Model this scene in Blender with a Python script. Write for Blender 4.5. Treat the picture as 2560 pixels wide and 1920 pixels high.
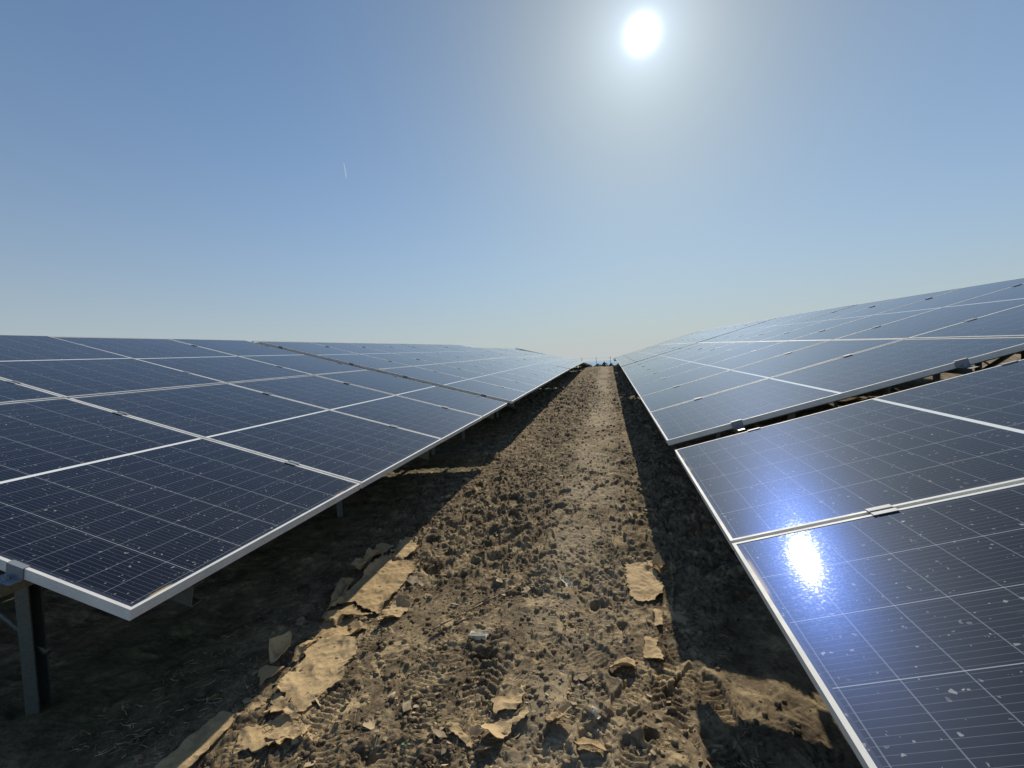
import bpy, math, random
import numpy as np
from mathutils import Matrix, Vector, geometry

for o in list(bpy.data.objects): bpy.data.objects.remove(o)
scene = bpy.context.scene
col = scene.collection
R = math.radians

# ------------------------------------------------------------------ camera
cam = bpy.data.cameras.new("camera")
cam.sensor_width = 36.0
cam.lens = 36.0*1127.03/2560
cam.clip_start = 0.02
cam.clip_end = 60000
camo = bpy.data.objects.new("camera", cam)
col.objects.link(camo)
RC = [[0.977005797525622, -0.20990859744909715, 0.03739053781742141],
      [0.2079529677225022, 0.9768488234423639, 0.050218896801451036],
      [-0.04706628110151781, -0.041288680016485335, 0.9980380804787806]]
rgt = Vector((RC[0][0], RC[1][0], RC[2][0])).normalized()
fwd = Vector((RC[0][1], RC[1][1], RC[2][1])).normalized()
upv = rgt.cross(fwd).normalized()
fwd = upv.cross(rgt)
m = Matrix((rgt, upv, -fwd)).transposed().to_4x4()
m.translation = Vector((0, 0, 1.42))
camo.matrix_world = m
scene.camera = camo

# ------------------------------------------------------------------ sun and sky
SUN_EL, SUN_AZ = 33.68, 5.36           # azimuth to the right of +Y
sdir = Vector((math.sin(R(SUN_AZ))*math.cos(R(SUN_EL)), math.cos(R(SUN_AZ))*math.cos(R(SUN_EL)), math.sin(R(SUN_EL))))
sun = bpy.data.lights.new("sun", 'SUN')
sun.energy = 4.3
sun.angle = R(0.53)
sun.color = (1.0, 0.90, 0.73)
suno = bpy.data.objects.new("sun", sun)
suno.rotation_euler = (-sdir).to_track_quat('-Z', 'Y').to_euler()
suno.location = (0, 0, 30)
col.objects.link(suno)

world = bpy.data.worlds.new("World")
scene.world = world
world.use_nodes = True
nt = world.node_tree
nt.nodes.clear()
def N(t, ty, **k):
    n = t.nodes.new(ty)
    for a, b in k.items(): setattr(n, a, b)
    return n
def setin(t, sock, v):
    if hasattr(v, 'is_linked') or isinstance(v, bpy.types.NodeSocket): t.links.new(v, sock)
    else: sock.default_value = v
def M(t, op, a, b=0.0, c=None):
    n = N(t, 'ShaderNodeMath', operation=op)
    setin(t, n.inputs[0], a); setin(t, n.inputs[1], b)
    if c is not None: setin(t, n.inputs[2], c)
    return n.outputs[0]
def MIX(t, f, a, b, typ='RGBA', blend='MIX'):
    n = N(t, 'ShaderNodeMix', data_type=typ)
    if typ == 'RGBA':
        n.blend_type = blend
        i, j, o = 6, 7, 2
    else: i, j, o = 2, 3, 0
    setin(t, n.inputs[0], f); setin(t, n.inputs[i], a); setin(t, n.inputs[j], b)
    return n.outputs[o]
def C4(c): return (c[0], c[1], c[2], 1.0)

sky = N(nt, 'ShaderNodeTexSky', sky_type='NISHITA', sun_disc=False)
sky.sun_elevation = R(SUN_EL)
sky.sun_rotation = R(SUN_AZ)
sky.altitude = 0
sky.air_density = 1.0
sky.dust_density = 0.35
sky.ozone_density = 1.5
geo = N(nt, 'ShaderNodeNewGeometry')
dt = N(nt, 'ShaderNodeVectorMath', operation='DOT_PRODUCT')
nt.links.new(geo.outputs['Incoming'], dt.inputs[0])
dt.inputs[1].default_value = tuple(-sdir)
ang = M(nt, 'MULTIPLY', M(nt, 'ARCCOSINE', M(nt, 'MINIMUM', dt.outputs['Value'], 0.999999)), 180/math.pi)
def gauss(w, amp, p=2.0):
    q = M(nt, 'POWER', M(nt, 'DIVIDE', ang, w), p)
    return M(nt, 'MULTIPLY', M(nt, 'EXPONENT', M(nt, 'MULTIPLY', q, -1.0)), amp)
# the sun behind thin haze: burnt-out core, pale aureole, wide grey veil
core = gauss(0.62, 12.0, 1.35)
aure = gauss(3.3, 0.62, 1.1)
veil = gauss(19.0, 0.12, 1.5)
def cmul(f, c):
    n = N(nt, 'ShaderNodeVectorMath', operation='SCALE')
    n.inputs[0].default_value = c
    nt.links.new(f, n.inputs['Scale'])
    return n.outputs[0]
def vadd(a, b):
    n = N(nt, 'ShaderNodeVectorMath', operation='ADD')
    nt.links.new(a, n.inputs[0]); nt.links.new(b, n.inputs[1])
    return n.outputs[0]
def vmul(a, c):
    n = N(nt, 'ShaderNodeVectorMath', operation='MULTIPLY')
    nt.links.new(a, n.inputs[0]); n.inputs[1].default_value = c
    return n.outputs[0]
SKY_STRENGTH = 0.067
k = 1/SKY_STRENGTH
base = vmul(sky.outputs[0], (0.80, 1.17, 1.42))
# ... and greys towards the sun
gg = gauss(24.0, 1.0, 1.8)
cx_ = N(nt, 'ShaderNodeCombineXYZ')
for i_, a_ in enumerate((0.22, 0.32, 0.42)): nt.links.new(M(nt, 'SUBTRACT', 1.0, M(nt, 'MULTIPLY', gg, a_)), cx_.inputs[i_])
vm_ = N(nt, 'ShaderNodeVectorMath', operation='MULTIPLY'); nt.links.new(base, vm_.inputs[0]); nt.links.new(cx_.outputs[0], vm_.inputs[1]); base = vm_.outputs[0]
# low haze: the sky pales towards the horizon
sepi = N(nt, 'ShaderNodeSeparateXYZ'); nt.links.new(geo.outputs['Incoming'], sepi.inputs[0])
elev = M(nt, 'MULTIPLY', M(nt, 'MAXIMUM', M(nt, 'MULTIPLY', sepi.outputs[2], -1.0), 0.0), 57.3)
hz = M(nt, 'MULTIPLY', M(nt, 'EXPONENT', M(nt, 'MULTIPLY', M(nt, 'DIVIDE', elev, 20.0), -1.0)), 0.31)
thin = M(nt, 'SUBTRACT', 1.0, M(nt, 'MULTIPLY', M(nt, 'EXPONENT', M(nt, 'MULTIPLY', M(nt, 'POWER', M(nt, 'DIVIDE', elev, 14.0), 1.15), -1.0)), 0.99))
sc_ = N(nt, 'ShaderNodeVectorMath', operation='SCALE'); nt.links.new(base, sc_.inputs[0]); nt.links.new(thin, sc_.inputs['Scale']); base = sc_.outputs[0]
hz = M(nt, 'ADD', hz, M(nt, 'MULTIPLY', M(nt, 'EXPONENT', M(nt, 'MULTIPLY', M(nt, 'DIVIDE', elev, 6.5), -1.0)), 0.23))
base = vadd(base, cmul(hz, (0.94*k, 1.0*k, 1.03*k)))
tot = vadd(vadd(base, cmul(core, (k, k, k))), vadd(cmul(aure, (0.74*k, 0.96*k, 1.22*k)), cmul(veil, (1.0*k, 0.72*k, 0.30*k))))
bg = N(nt, 'ShaderNodeBackground')
bg.inputs['Strength'].default_value = SKY_STRENGTH
nt.links.new(tot, bg.inputs['Color'])
wo = N(nt, 'ShaderNodeOutputWorld')
nt.links.new(bg.outputs[0], wo.inputs['Surface'])

vs = scene.view_settings
vs.view_transform = 'Standard'
vs.look = 'None'
vs.exposure = 0.0
vs.gamma = 1.0
vs.use_curve_mapping = False
scene.cycles.max_bounces = 6
scene.cycles.sample_clamp_indirect = 4.0

# ------------------------------------------------------------------ helpers
def prin(mat):
    t = mat.node_tree
    t.nodes.clear()
    b = N(t, 'ShaderNodeBsdfPrincipled')
    o = N(t, 'ShaderNodeOutputMaterial')
    t.links.new(b.outputs[0], o.inputs['Surface'])
    return t, b, o
def newmat(name):
    mt = bpy.data.materials.new(name)
    mt.use_nodes = True
    return mt
def noise(t, vec, scale, detail=4.0, rough=0.5, dist=0.0):
    n = N(t, 'ShaderNodeTexNoise')
    if vec is not None: t.links.new(vec, n.inputs['Vector'])
    n.inputs['Scale'].default_value = scale
    n.inputs['Detail'].default_value = detail
    n.inputs['Roughness'].default_value = rough
    n.inputs['Distortion'].default_value = dist
    return n.outputs['Fac']
def ramp(t, fac, stops):
    n = N(t, 'ShaderNodeValToRGB')
    e = n.color_ramp.elements
    e[0].position, e[0].color = stops[0][0], C4(stops[0][1])
    e[1].position, e[1].color = stops[-1][0], C4(stops[-1][1])
    for p, c in stops[1:-1]:
        q = e.new(p); q.color = C4(c)
    t.links.new(fac, n.inputs[0])
    return n.outputs[0]
def step(t, fac, a, b, lo=0.0, hi=1.0):
    n = N(t, 'ShaderNodeMapRange', interpolation_type='SMOOTHSTEP')
    setin(t, n.inputs[0], fac)
    n.inputs[1].default_value = a; n.inputs[2].default_value = b
    n.inputs[3].default_value = lo; n.inputs[4].default_value = hi
    return n.outputs[0]
def bump(t, h, strength, dist, normal=None):
    n = N(t, 'ShaderNodeBump')
    n.inputs['Strength'].default_value = strength
    n.inputs['Distance'].default_value = dist
    t.links.new(h, n.inputs['Height'])
    if normal is not None: t.links.new(normal, n.inputs['Normal'])
    return n.outputs[0]

class MB:
    def __init__(s): s.v = []; s.f = []
    def add(s, vs_, fs_):
        o = len(s.v)
        s.v += [tuple(v) for v in vs_]
        s.f += [tuple(i+o for i in f) for f in fs_]
    def box(s, x0, x1, y0, y1, z0, z1):
        s.add([(x0,y0,z0),(x1,y0,z0),(x1,y1,z0),(x0,y1,z0),(x0,y0,z1),(x1,y0,z1),(x1,y1,z1),(x0,y1,z1)],
              [(0,3,2,1),(4,5,6,7),(0,1,5,4),(1,2,6,5),(2,3,7,6),(3,0,4,7)])
    def extrude(s, poly, axis, a, b):
        # closed polygon (2D) extruded along one axis; poly given in the two other axes in cyclic order
        n = len(poly)
        def mk(p, t):
            return {0: (t, p[0], p[1]), 1: (p[0], t, p[1]), 2: (p[0], p[1], t)}[axis]
        vs_ = [mk(p, a) for p in poly] + [mk(p, b) for p in poly]
        fs_ = [tuple(range(n)), tuple(range(2*n-1, n-1, -1))]
        fs_ += [(i, i+n, (i+1) % n+n, (i+1) % n) for i in range(n)]
        s.add(vs_, fs_)
    def tube(s, p, q, r0, r1=None, n=10):
        r1 = r0 if r1 is None else r1
        p, q = Vector(p), Vector(q)
        d = (q-p).normalized()
        u = d.orthogonal().normalized(); w = d.cross(u)
        vs_ = [p+(u*math.cos(2*math.pi*i/n)+w*math.sin(2*math.pi*i/n))*r0 for i in range(n)]
        vs_ += [q+(u*math.cos(2*math.pi*i/n)+w*math.sin(2*math.pi*i/n))*r1 for i in range(n)]
        s.add(vs_, [(i, (i+1) % n, (i+1) % n+n, i+n) for i in range(n)]+[tuple(range(n-1, -1, -1)), tuple(range(n, 2*n))])
    def mesh(s, name, mat, smooth=False):
        me = bpy.data.meshes.new(name)
        me.from_pydata(s.v, [], s.f)
        me.materials.append(mat)
        import bmesh
        bm = bmesh.new(); bm.from_mesh(me)
        bmesh.ops.recalc_face_normals(bm, faces=bm.faces)
        bm.to_mesh(me); bm.free()
        if smooth:
            for p in me.polygons: p.use_smooth = True
        return me
def link(name, data, parent=None):
    o = bpy.data.objects.new(name, data)
    col.objects.link(o)
    if parent is not None: o.parent = parent
    return o
def tag(o, label=None, cat=None, group=None, kind=None):
    for kk, v in (('label', label), ('category', cat), ('group', group), ('kind', kind)):
        if v: o[kk] = v
    return o

# ------------------------------------------------------------------ noise
_rng = np.random.RandomState(7)
_perm = _rng.permutation(4096)
_perm = np.concatenate([_perm, _perm, _perm])
_ga = _rng.rand(4096)*2*np.pi
_gx, _gy = np.cos(_ga), np.sin(_ga)
def perlin(x, y, seed=0):
    x = x+seed*17.31; y = y+seed*9.77
    xi = np.floor(x).astype(np.int64); yi = np.floor(y).astype(np.int64)
    xf = x-xi; yf = y-yi
    u = xf*xf*xf*(xf*(xf*6-15)+10); v = yf*yf*yf*(yf*(yf*6-15)+10)
    def g(i, j, dx, dy):
        h = _perm[(_perm[(xi+i) & 4095]+((yi+j) & 4095))]
        return _gx[h]*dx+_gy[h]*dy
    a = g(0, 0, xf, yf); b = g(1, 0, xf-1, yf); c = g(0, 1, xf, yf-1); d = g(1, 1, xf-1, yf-1)
    return (a+(b-a)*u+((c+(d-c)*u)-(a+(b-a)*u))*v)*1.5
def sst(a, b, x):
    t = np.clip((x-a)/(b-a), 0, 1)
    return t*t*(3-2*t)

# ------------------------------------------------------------------ ground
def g_macro(x, y):
    """terrain: climbs gently to a crest some 30 m out, then falls to a low plain"""
    z = np.interp(y, [-200, 0, 12, 29.5, 33, 45, 66, 120, 320, 1200, 40000],
                     [-6.1, 0, .366, .985, 1.0, .82, .25, -3.2, -19.5, -21.0, -21.0])
    return z
CARDS = {
'A1':[(-1.603,3.120),(-1.611,3.229),(-1.542,3.221),(-1.514,3.141),(-1.541,3.081)],
'A2':[(-1.617,2.990),(-1.596,3.094),(-1.449,3.173),(-1.401,3.047),(-1.377,2.952),(-1.440,2.900),(-1.585,2.900)],
'A3':[(-1.628,2.886),(-1.483,2.861),(-1.318,2.855),(-1.306,2.583),(-1.300,2.369),(-1.294,2.234),(-1.405,2.260),(-1.517,2.344),(-1.575,2.251),(-1.587,2.177),(-1.595,2.343),(-1.601,2.551)],
'A4':[(-1.595,2.150),(-1.576,2.215),(-1.504,2.280),(-1.421,2.235),(-1.330,2.220),(-1.360,2.190),(-1.467,2.150),(-1.461,2.090)],
'A5':[(-1.507,1.990),(-1.442,2.035),(-1.325,2.013),(-1.263,1.951),(-1.254,1.845),(-1.211,1.753),(-1.248,1.675),(-1.268,1.553),(-1.340,1.574),(-1.404,1.619),(-1.476,1.652),(-1.481,1.725),(-1.479,1.814),(-1.508,1.896)],
'A6':[(-1.476,1.643),(-1.391,1.612),(-1.325,1.565),(-1.267,1.534),(-1.282,1.517),(-1.354,1.522),(-1.429,1.526)],
'A7':[(-1.335,1.417),(-1.320,1.447),(-1.263,1.484),(-1.234,1.481),(-1.252,1.437),(-1.275,1.416)],
'A8':[(-1.613,1.492),(-1.555,1.492),(-1.521,1.486),(-1.500,1.379),(-1.508,1.266),(-1.545,1.181),(-1.625,1.169),(-1.621,1.290),(-1.620,1.388)],
'A9':[(-1.538,1.832),(-1.533,1.940),(-1.531,2.020),(-1.513,2.040),(-1.512,1.897),(-1.511,1.822)],
'B1':[(-1.670,1.842),(-1.600,1.907),(-1.565,1.867),(-1.545,1.835),(-1.621,1.784)],
'B2':[(-1.650,1.750),(-1.632,1.763),(-1.527,1.767),(-1.569,1.689),(-1.547,1.633)],
'B3':[(-1.717,2.645),(-1.745,2.917),(-1.752,3.107),(-1.632,3.080),(-1.640,2.930),(-1.646,2.728),(-1.643,2.646)],
'B4':[(-1.641,2.277),(-1.731,2.546),(-1.625,2.521),(-1.605,2.296)],
'E1':[(-1.60,2.17),(-1.50,2.20),(-1.40,2.16),(-1.30,2.12),(-1.33,2.03),(-1.43,2.02),(-1.52,2.00),(-1.56,2.07)],
'E2':[(-1.27,2.42),(-1.16,2.34),(-1.18,2.20),(-1.27,2.16),(-1.30,2.28)],
'E3':[(-1.33,1.54),(-1.20,1.50),(-1.17,1.42),(-1.30,1.38),(-1.42,1.36),(-1.45,1.45)],
'D1':[(0.047,2.978),(0.159,3.021),(0.266,2.797),(0.255,2.587),(0.206,2.543),(0.117,2.529),(0.072,2.598),(0.067,2.767)],
'D2':[(0.195,3.003),(0.279,3.001),(0.302,2.884),(0.267,2.826),(0.225,2.904)],
'D3':[(-0.515,1.554),(-0.510,1.589),(-0.431,1.628),(-0.363,1.704),(-0.352,1.676),(-0.410,1.610),(-0.432,1.521),(-0.500,1.530)],
'D4':[(-0.174,1.554),(-0.136,1.585),(-0.085,1.580),(-0.036,1.533),(-0.074,1.533),(-0.141,1.538)],
'D5':[(-0.521,1.717),(-0.490,1.749),(-0.397,1.830),(-0.395,1.747),(-0.426,1.688),(-0.480,1.650)],
'D6':[(-0.066,1.967),(0.033,2.049),(0.068,2.024),(0.062,1.975),(-0.009,1.942)],
'D7':[(0.125,2.223),(0.174,2.218),(0.194,2.041),(0.113,2.059)],
'D8':[(0.198,2.462),(0.230,2.411),(0.220,2.319),(0.183,2.315)],
'D9':[(-0.644,1.562),(-0.615,1.580),(-0.523,1.514),(-0.534,1.493)],
'DA':[(-0.510,1.461),(-0.507,1.506),(-0.461,1.501),(-0.480,1.459)],
'DB':[(-0.287,1.678),(-0.189,1.685),(-0.185,1.630),(-0.250,1.607)],
}
def inpoly(px, py, poly):
    ins = np.zeros(px.shape, bool)
    n = len(poly)
    for i in range(n):
        x0, y0 = poly[i]; x1, y1 = poly[(i+1) % n]
        c = ((y0 > py) != (y1 > py))
        with np.errstate(divide='ignore', invalid='ignore'):
            xx = (x1-x0)*(py-y0)/((y1-y0) if y1 != y0 else 1e-9)+x0
        ins ^= c & (px < xx)
    return ins

def axis_y():
    out = [-200, -60, -20, -8, -4, -2, -1, -.5, 0, .3, .6, .8, .95]
    y = 1.05
    while y < 34:
        out.append(y); y += max(.0054, .0038*y)
    while y < 140:
        out.append(y); y *= 1.03
    while y < 40000:
        out.append(y); y *= 1.25
    out.append(45000)
    return np.array(out)
def axis_x():
    a = list(np.arange(-1.95, .62, .0052))
    x = a[-1]; d = .0052
    r = []
    while x < 12:
        d = min(d*1.035, .25); x += d; r.append(x)
    r += [14, 18, 25, 40, 80, 200, 1000, 5000, 40000]
    x = a[0]; d = .0052
    l = []
    while x > -12:
        d = min(d*1.035, .25); x -= d; l.append(x)
    l += [-14, -18, -25, -40, -80, -200, -1000, -5000, -40000]
    return np.array(l[::-1]+a+r)
AX, AY = axis_x(), axis_y()
GX, GY = np.meshgrid(AX, AY)
def ground_height():
    x, y = GX, GY
    near = (1-sst(40, 90, y))*(1-sst(12, 25, np.abs(x)))
    wx = x+.05*perlin(x*6, y*6, 3); wy = y+.05*perlin(x*6, y*6, 4)
    z = .035*perlin(x*.55, y*.4, 1)+.02*perlin(x*1.7, y*1.3, 2)
    # how churned the mud is: worst left of the trodden track, flat on the track
    track = np.exp(-((x+.22+.10*np.sin(y*.35))/.24)**2)*sst(1.9, 3.6, y)
    churn = .62+.45*perlin(x*1.3, y*.8, 9)
    churn = np.clip(churn+.38*np.exp(-((x+.95)/.45)**2)*sst(2.6, 4.2, y)-.55*track, .16, 1.25)
    # trodden plates between the churned patches
    plate = sst(-.22, .30, perlin(x*2.3+.3*perlin(x*5, y*5, 26), y*1.9, 25)+.25*perlin(x*6, y*5, 27))
    fore = 1-sst(2.3, 3.0, y)
    churn *= 1.12*(1-fore*(1-(.22+.85*plate)))
    churn *= 1-.45*sst(-1.5, -2.0, x)
    churn *= 1-.10*sst(.35, .6, x)
    # clods: ridged noise pushed through a shoulder so tops are flat and pockets sharp
    n1 = perlin(wx*9, wy*8, 5)
    n2 = perlin(wx*19, wy*17, 6)
    n3 = perlin(wx*41, wy*37, 7)
    flat = np.tanh(n1*3.4)
    rdg = np.abs(perlin(wx*13, wy*11, 14)); rdg2 = np.abs(perlin(wx*27, wy*24, 15)); rdg3 = np.abs(perlin(wx*55, wy*50, 16))
    z += churn*(.0085*flat+.0060*np.tanh(n2*2.3)+.0045*n3+.019*(.3-rdg)+.014*(.3-rdg2)+.010*(.3-rdg3))
    # small sharp crumbs all along the churned strip
    md = sst(1.9, 3.0, y)*(.40+.60*np.clip(churn, 0, 1))
    q0 = perlin(x*9, y*13, 46)
    q1 = perlin(wx*25+3.1+.4*q0, wy*18+.4*q0, 43); q2 = perlin(wx*34, wy*27+1.7, 44); q3 = perlin(wx*12, wy*9, 45)
    z += md*(.0072*np.tanh(3.2*q1)+.0070*np.tanh(3*q2)-.016*sst(.28, .55, q3)*(.5+.5*np.tanh(4*q1)))
    fa = sst(5, 14, y)
    z += fa*(.35+.65*churn)*(.036*np.tanh(2.5*perlin(wx*4.3, wy*3.1, 17))+.034*np.tanh(2*perlin(x*8.5, y*4.2, 18))+.018*perlin(x*15, y*6.5, 19))
    # deep pockets between clods
    pk = sst(.30, .62, perlin(wx*6.1, wy*5.2, 8))
    z -= churn*.030*pk
    fade = 1-sst(5, 9, y)
    z += fade*churn*(.0046*(.3-np.abs(perlin(x*62, y*58, 12)))*1.6+.0022*perlin(x*118, y*110, 13)+.0012*perlin(x*170, y*160, 20))
    # flaky crust: terraces with torn edges
    ter = perlin(wx*5.2, wy*6.5, 23)*2.2+.5*perlin(wx*17, wy*16, 24)
    fr_ = ter-np.floor(ter)
    z += fade*(.35+.65*churn)*.009*(sst(.0, .12, fr_)-fr_)
    # thin crusted cracks
    cr = np.abs(perlin(wx*7, wy*7, 21))
    z -= fade*.007*(1-sst(0, .05, cr))*sst(-.1, .2, perlin(x*1.1, y*1.1, 22))
    # boot prints: soles pressed in with cross ribs and a pushed-up rim
    rs = np.random.RandomState(11)
    for i in range(210):
        cx = rs.uniform(-1.45, .38); cy = 1.3+rs.rand()**1.6*9
        a = rs.normal(0, .35)+(math.pi if rs.rand() < .5 else 0)
        dp = rs.uniform(.010, .026)
        sel_y = np.where(np.abs(AY-cy) < .28)[0]; sel_x = np.where(np.abs(AX-cx) < .28)[0]
        if len(sel_y) < 3: continue
        sl = (slice(sel_y[0], sel_y[-1]+1), slice(sel_x[0], sel_x[-1]+1))
        X = x[sl]-cx; Y = y[sl]-cy
        u = X*math.cos(a)+Y*math.sin(a); v = -X*math.sin(a)+Y*math.cos(a)
        wd = .047+.011*np.sin(v*14)
        rr = np.sqrt((u/wd)**4+(v/.145)**4)
        ins = 1-sst(.75, 1.05, rr)
        rim = np.exp(-((rr-1.25)/.28)**2)
        rib = .5+.5*np.sign(np.sin(v*2*np.pi/.026+1.5*np.cos(u*40)))
        keep = .75+.25*perlin(x[sl]*12, y[sl]*12, 30)
        z[sl] = z[sl]*(1-.6*ins)+keep*(-dp*ins+.008*ins*rib+.009*rim)
    # round plugged holes
    for cx, cy, r_, dp in [(.049, 1.742, .024, .05), (-.02, 1.93, .03, .03), (-.62, 2.02, .05, .035), (.10, 1.62, .03, .03), (-.93, 2.9, .06, .04), (-.1, 2.5, .05, .03)]:
        rr = np.sqrt((x-cx)**2+((y-cy)/.9)**2)/r_
        z += -dp*(1-sst(.55, 1.05, rr))+.008*np.exp(-((rr-1.25)/.25)**2)
    # tyre lug ribs running through the foreground
    for x0, sl_, y0, y1, w in [(.17, .02, 1.35, 2.5, .07), (-.62, .10, 1.5, 3.2, .09), (-.08, -.03, 2.6, 7, .10), (-1.0, .03, 3.2, 9, .12)]:
        u = x-(x0+sl_*(y-y0))
        msk = (1-sst(w*.7, w, np.abs(u)))*sst(y0, y0+.2, y)*(1-sst(y1-.3, y1, y))
        msk = msk*sst(-.25, .2, perlin(x*3, y*2.2, 33))
        rib = np.sign(np.sin((y+np.abs(u)*.6)*2*np.pi/.042))
        z += msk*(.0065*rib-.010)
    # little spoil berm that crosses under the first gap of the left tables
    z += .07*np.exp(-((y-5.75-.12*np.sin(x*2.5))/.20)**2)*sst(-1.0, -1.5, x)*(1-sst(-3.2, -4.2, x))*(.8+.4*perlin(x*4, y*4, 41))
    z += .03*np.exp(-((y-2.05-.25*(x-.6))/.30)**2)*sst(.38, .75, x)*(1-sst(1.9, 2.6, x))*(.7+.5*perlin(x*3, y*3, 42))
    # pressed flat beneath the cardboard
    for nm, poly in CARDS.items():
        p = np.array(poly)
        by = np.where((AY > p[:, 1].min()-.02) & (AY < p[:, 1].max()+.02))[0]
        bx = np.where((AX > p[:, 0].min()-.02) & (AX < p[:, 0].max()+.02))[0]
        if len(by) < 2 or len(bx) < 2: continue
        sl = (slice(by[0], by[-1]+1), slice(bx[0], bx[-1]+1))
        ins = inpoly(x[sl], y[sl], poly)
        z[sl] = np.where(ins, np.minimum(z[sl]*.25, .004)-.004, z[sl])
    return g_macro(x, y)+z*near
GZ = ground_height()
def gz(x, y, off=0.0):
    fx = np.interp(x, AX, np.arange(len(AX))); fy = np.interp(y, AY, np.arange(len(AY)))
    i = np.clip(np.floor(fx).astype(int), 0, len(AX)-2); j = np.clip(np.floor(fy).astype(int), 0, len(AY)-2)
    u = fx-i; v = fy-j
    return (GZ[j, i]*(1-u)*(1-v)+GZ[j, i+1]*u*(1-v)+GZ[j+1, i]*(1-u)*v+GZ[j+1, i+1]*u*v)+off

def grid_mesh(name, X, Y, Z, mat):
    ny, nx = X.shape
    co = np.stack([X, Y, Z], -1).reshape(-1, 3).astype(np.float32)
    idx = np.arange(ny*nx).reshape(ny, nx)
    q = np.stack([idx[:-1, :-1], idx[:-1, 1:], idx[1:, 1:], idx[1:, :-1]], -1).reshape(-1, 4)
    me = bpy.data.meshes.new(name)
    me.vertices.add(len(co)); me.vertices.foreach_set('co', co.ravel())
    me.loops.add(q.size); me.loops.foreach_set('vertex_index', q.ravel().astype(np.int32))
    me.polygons.add(len(q))
    me.polygons.foreach_set('loop_start', np.arange(0, q.size, 4, dtype=np.int32))
    me.polygons.foreach_set('loop_total', np.full(len(q), 4, dtype=np.int32))
    me.polygons.foreach_set('use_smooth', np.ones(len(q), bool))
    me.update(calc_edges=True)
    me.materials.append(mat)
    return me

# soil
soil = newmat('churned_soil')
t, b, o = prin(soil)
g = N(t, 'ShaderNodeNewGeometry')
pos = g.outputs['Position']
n_big = noise(t, pos, 1.1, 5, .6)
n_mid = noise(t, pos, 7.0, 6, .62, .4)
n_fin = noise(t, pos, 60.0, 6, .7)
c1 = ramp(t, n_mid, [(.30, (.075, .055, .036)), (.43, (.170, .130, .083)), (.55, (.260, .203, .127)), (.68, (.46, .36, .215))])
c2 = ramp(t, n_fin, [(.30, (.55, .52, .50)), (.5, (1, 1, 1)), (.68, (1.30, 1.26, 1.15))])
cc = MIX(t, 1.0, c1, c2, blend='MULTIPLY')
# paler trampled paper pulp in the foreground mud, with its own ragged outlines
sx = N(t, 'ShaderNodeSeparateXYZ'); t.links.new(pos, sx.inputs[0])
pulp_n = noise(t, pos, 4.2, 7, .68, 1.2)
pulp = M(t, 'MULTIPLY', step(t, pulp_n, .54, .60), step(t, sx.outputs[1], 3.6, 2.2))
pulp = M(t, 'MULTIPLY', pulp, M(t, 'MULTIPLY', step(t, sx.outputs[0], -1.75, -1.5), step(t, sx.outputs[0], .55, .3)))
cc = MIX(t, M(t, 'MULTIPLY', pulp, .75), cc, (.62, .475, .27, 1))
# drier, paler walked line
tr = M(t, 'ABSOLUTE', M(t, 'ADD', sx.outputs[0], .22))
trk = M(t, 'MULTIPLY', step(t, tr, .42, .10), step(t, n_big, .30, .60))
cc = MIX(t, M(t, 'MULTIPLY', trk, .60), cc, (.46, .38, .26, 1))
# sparse dead grass growing under the tables
gr = M(t, 'MULTIPLY', step(t, sx.outputs[0], -1.5, -2.2), step(t, n_big, .42, .62))
cc = MIX(t, M(t, 'MULTIPLY', gr, .6), cc, (.085, .105, .045, 1))
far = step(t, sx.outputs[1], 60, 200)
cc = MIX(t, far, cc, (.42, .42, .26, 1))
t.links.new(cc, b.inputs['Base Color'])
b.inputs['Roughness'].default_value = .95
b.inputs['Specular IOR Level'].default_value = .18
nf2 = noise(t, pos, 190.0, 5, .7)
nm2 = noise(t, pos, 38.0, 8, .75, .3)
bb = bump(t, nm2, .75, .016)
bb = bump(t, nf2, .6, .004, bb)
t.links.new(bb, b.inputs['Normal'])
tag(link('ground', grid_mesh('ground', GX, GY, GZ, soil)), kind='structure')

# flat strip beyond the plain; the blue of distant haze is put into its colour
far_strip = newmat('haze_blue')
t, b, o = prin(far_strip)
b.inputs['Base Color'].default_value = (.24, .43, .62, 1)
b.inputs['Roughness'].default_value = .9
b.inputs['Specular IOR Level'].default_value = .05
mb = MB(); mb.add([(-45000, 2600, -20.6), (45000, 2600, -20.6), (45000, 44000, -20.6), (-45000, 44000, -20.6)], [(0, 1, 2, 3)])
tag(link('far_strip', mb.mesh('far_strip', far_strip)), kind='structure')

# ------------------------------------------------------------------ materials for the tables
alu = newmat('anodised_aluminium')
t, b, o = prin(alu)
g = N(t, 'ShaderNodeNewGeometry')
nz = noise(t, g.outputs['Position'], 9, 6, .65)
b.inputs['Metallic'].default_value = .0
b.inputs['Specular IOR Level'].default_value = .25
t.links.new(ramp(t, nz, [(.3, (.62, .63, .61)), (.7, (.76, .77, .75))]), b.inputs['Base Color'])
t.links.new(step(t, nz, .3, .7, .5, .65), b.inputs['Roughness'])

steel = newmat('galvanised_steel')
t, b, o = prin(steel)
g = N(t, 'ShaderNodeNewGeometry')
v = N(t, 'ShaderNodeTexVoronoi'); t.links.new(g.outputs['Position'], v.inputs['Vector']); v.inputs['Scale'].default_value = 90
nz = noise(t, g.outputs['Position'], 6, 6, .65)
c = MIX(t, .5, ramp(t, nz, [(.3, (.08, .105, .095)), (.7, (.16, .19, .18))]), ramp(t, v.outputs['Distance'], [(0, (.09, .115, .11)), (.6, (.19, .21, .21))]))
t.links.new(c, b.inputs['Base Color'])
b.inputs['Metallic'].default_value = .7
b.inputs['Roughness'].default_value = .48

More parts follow.
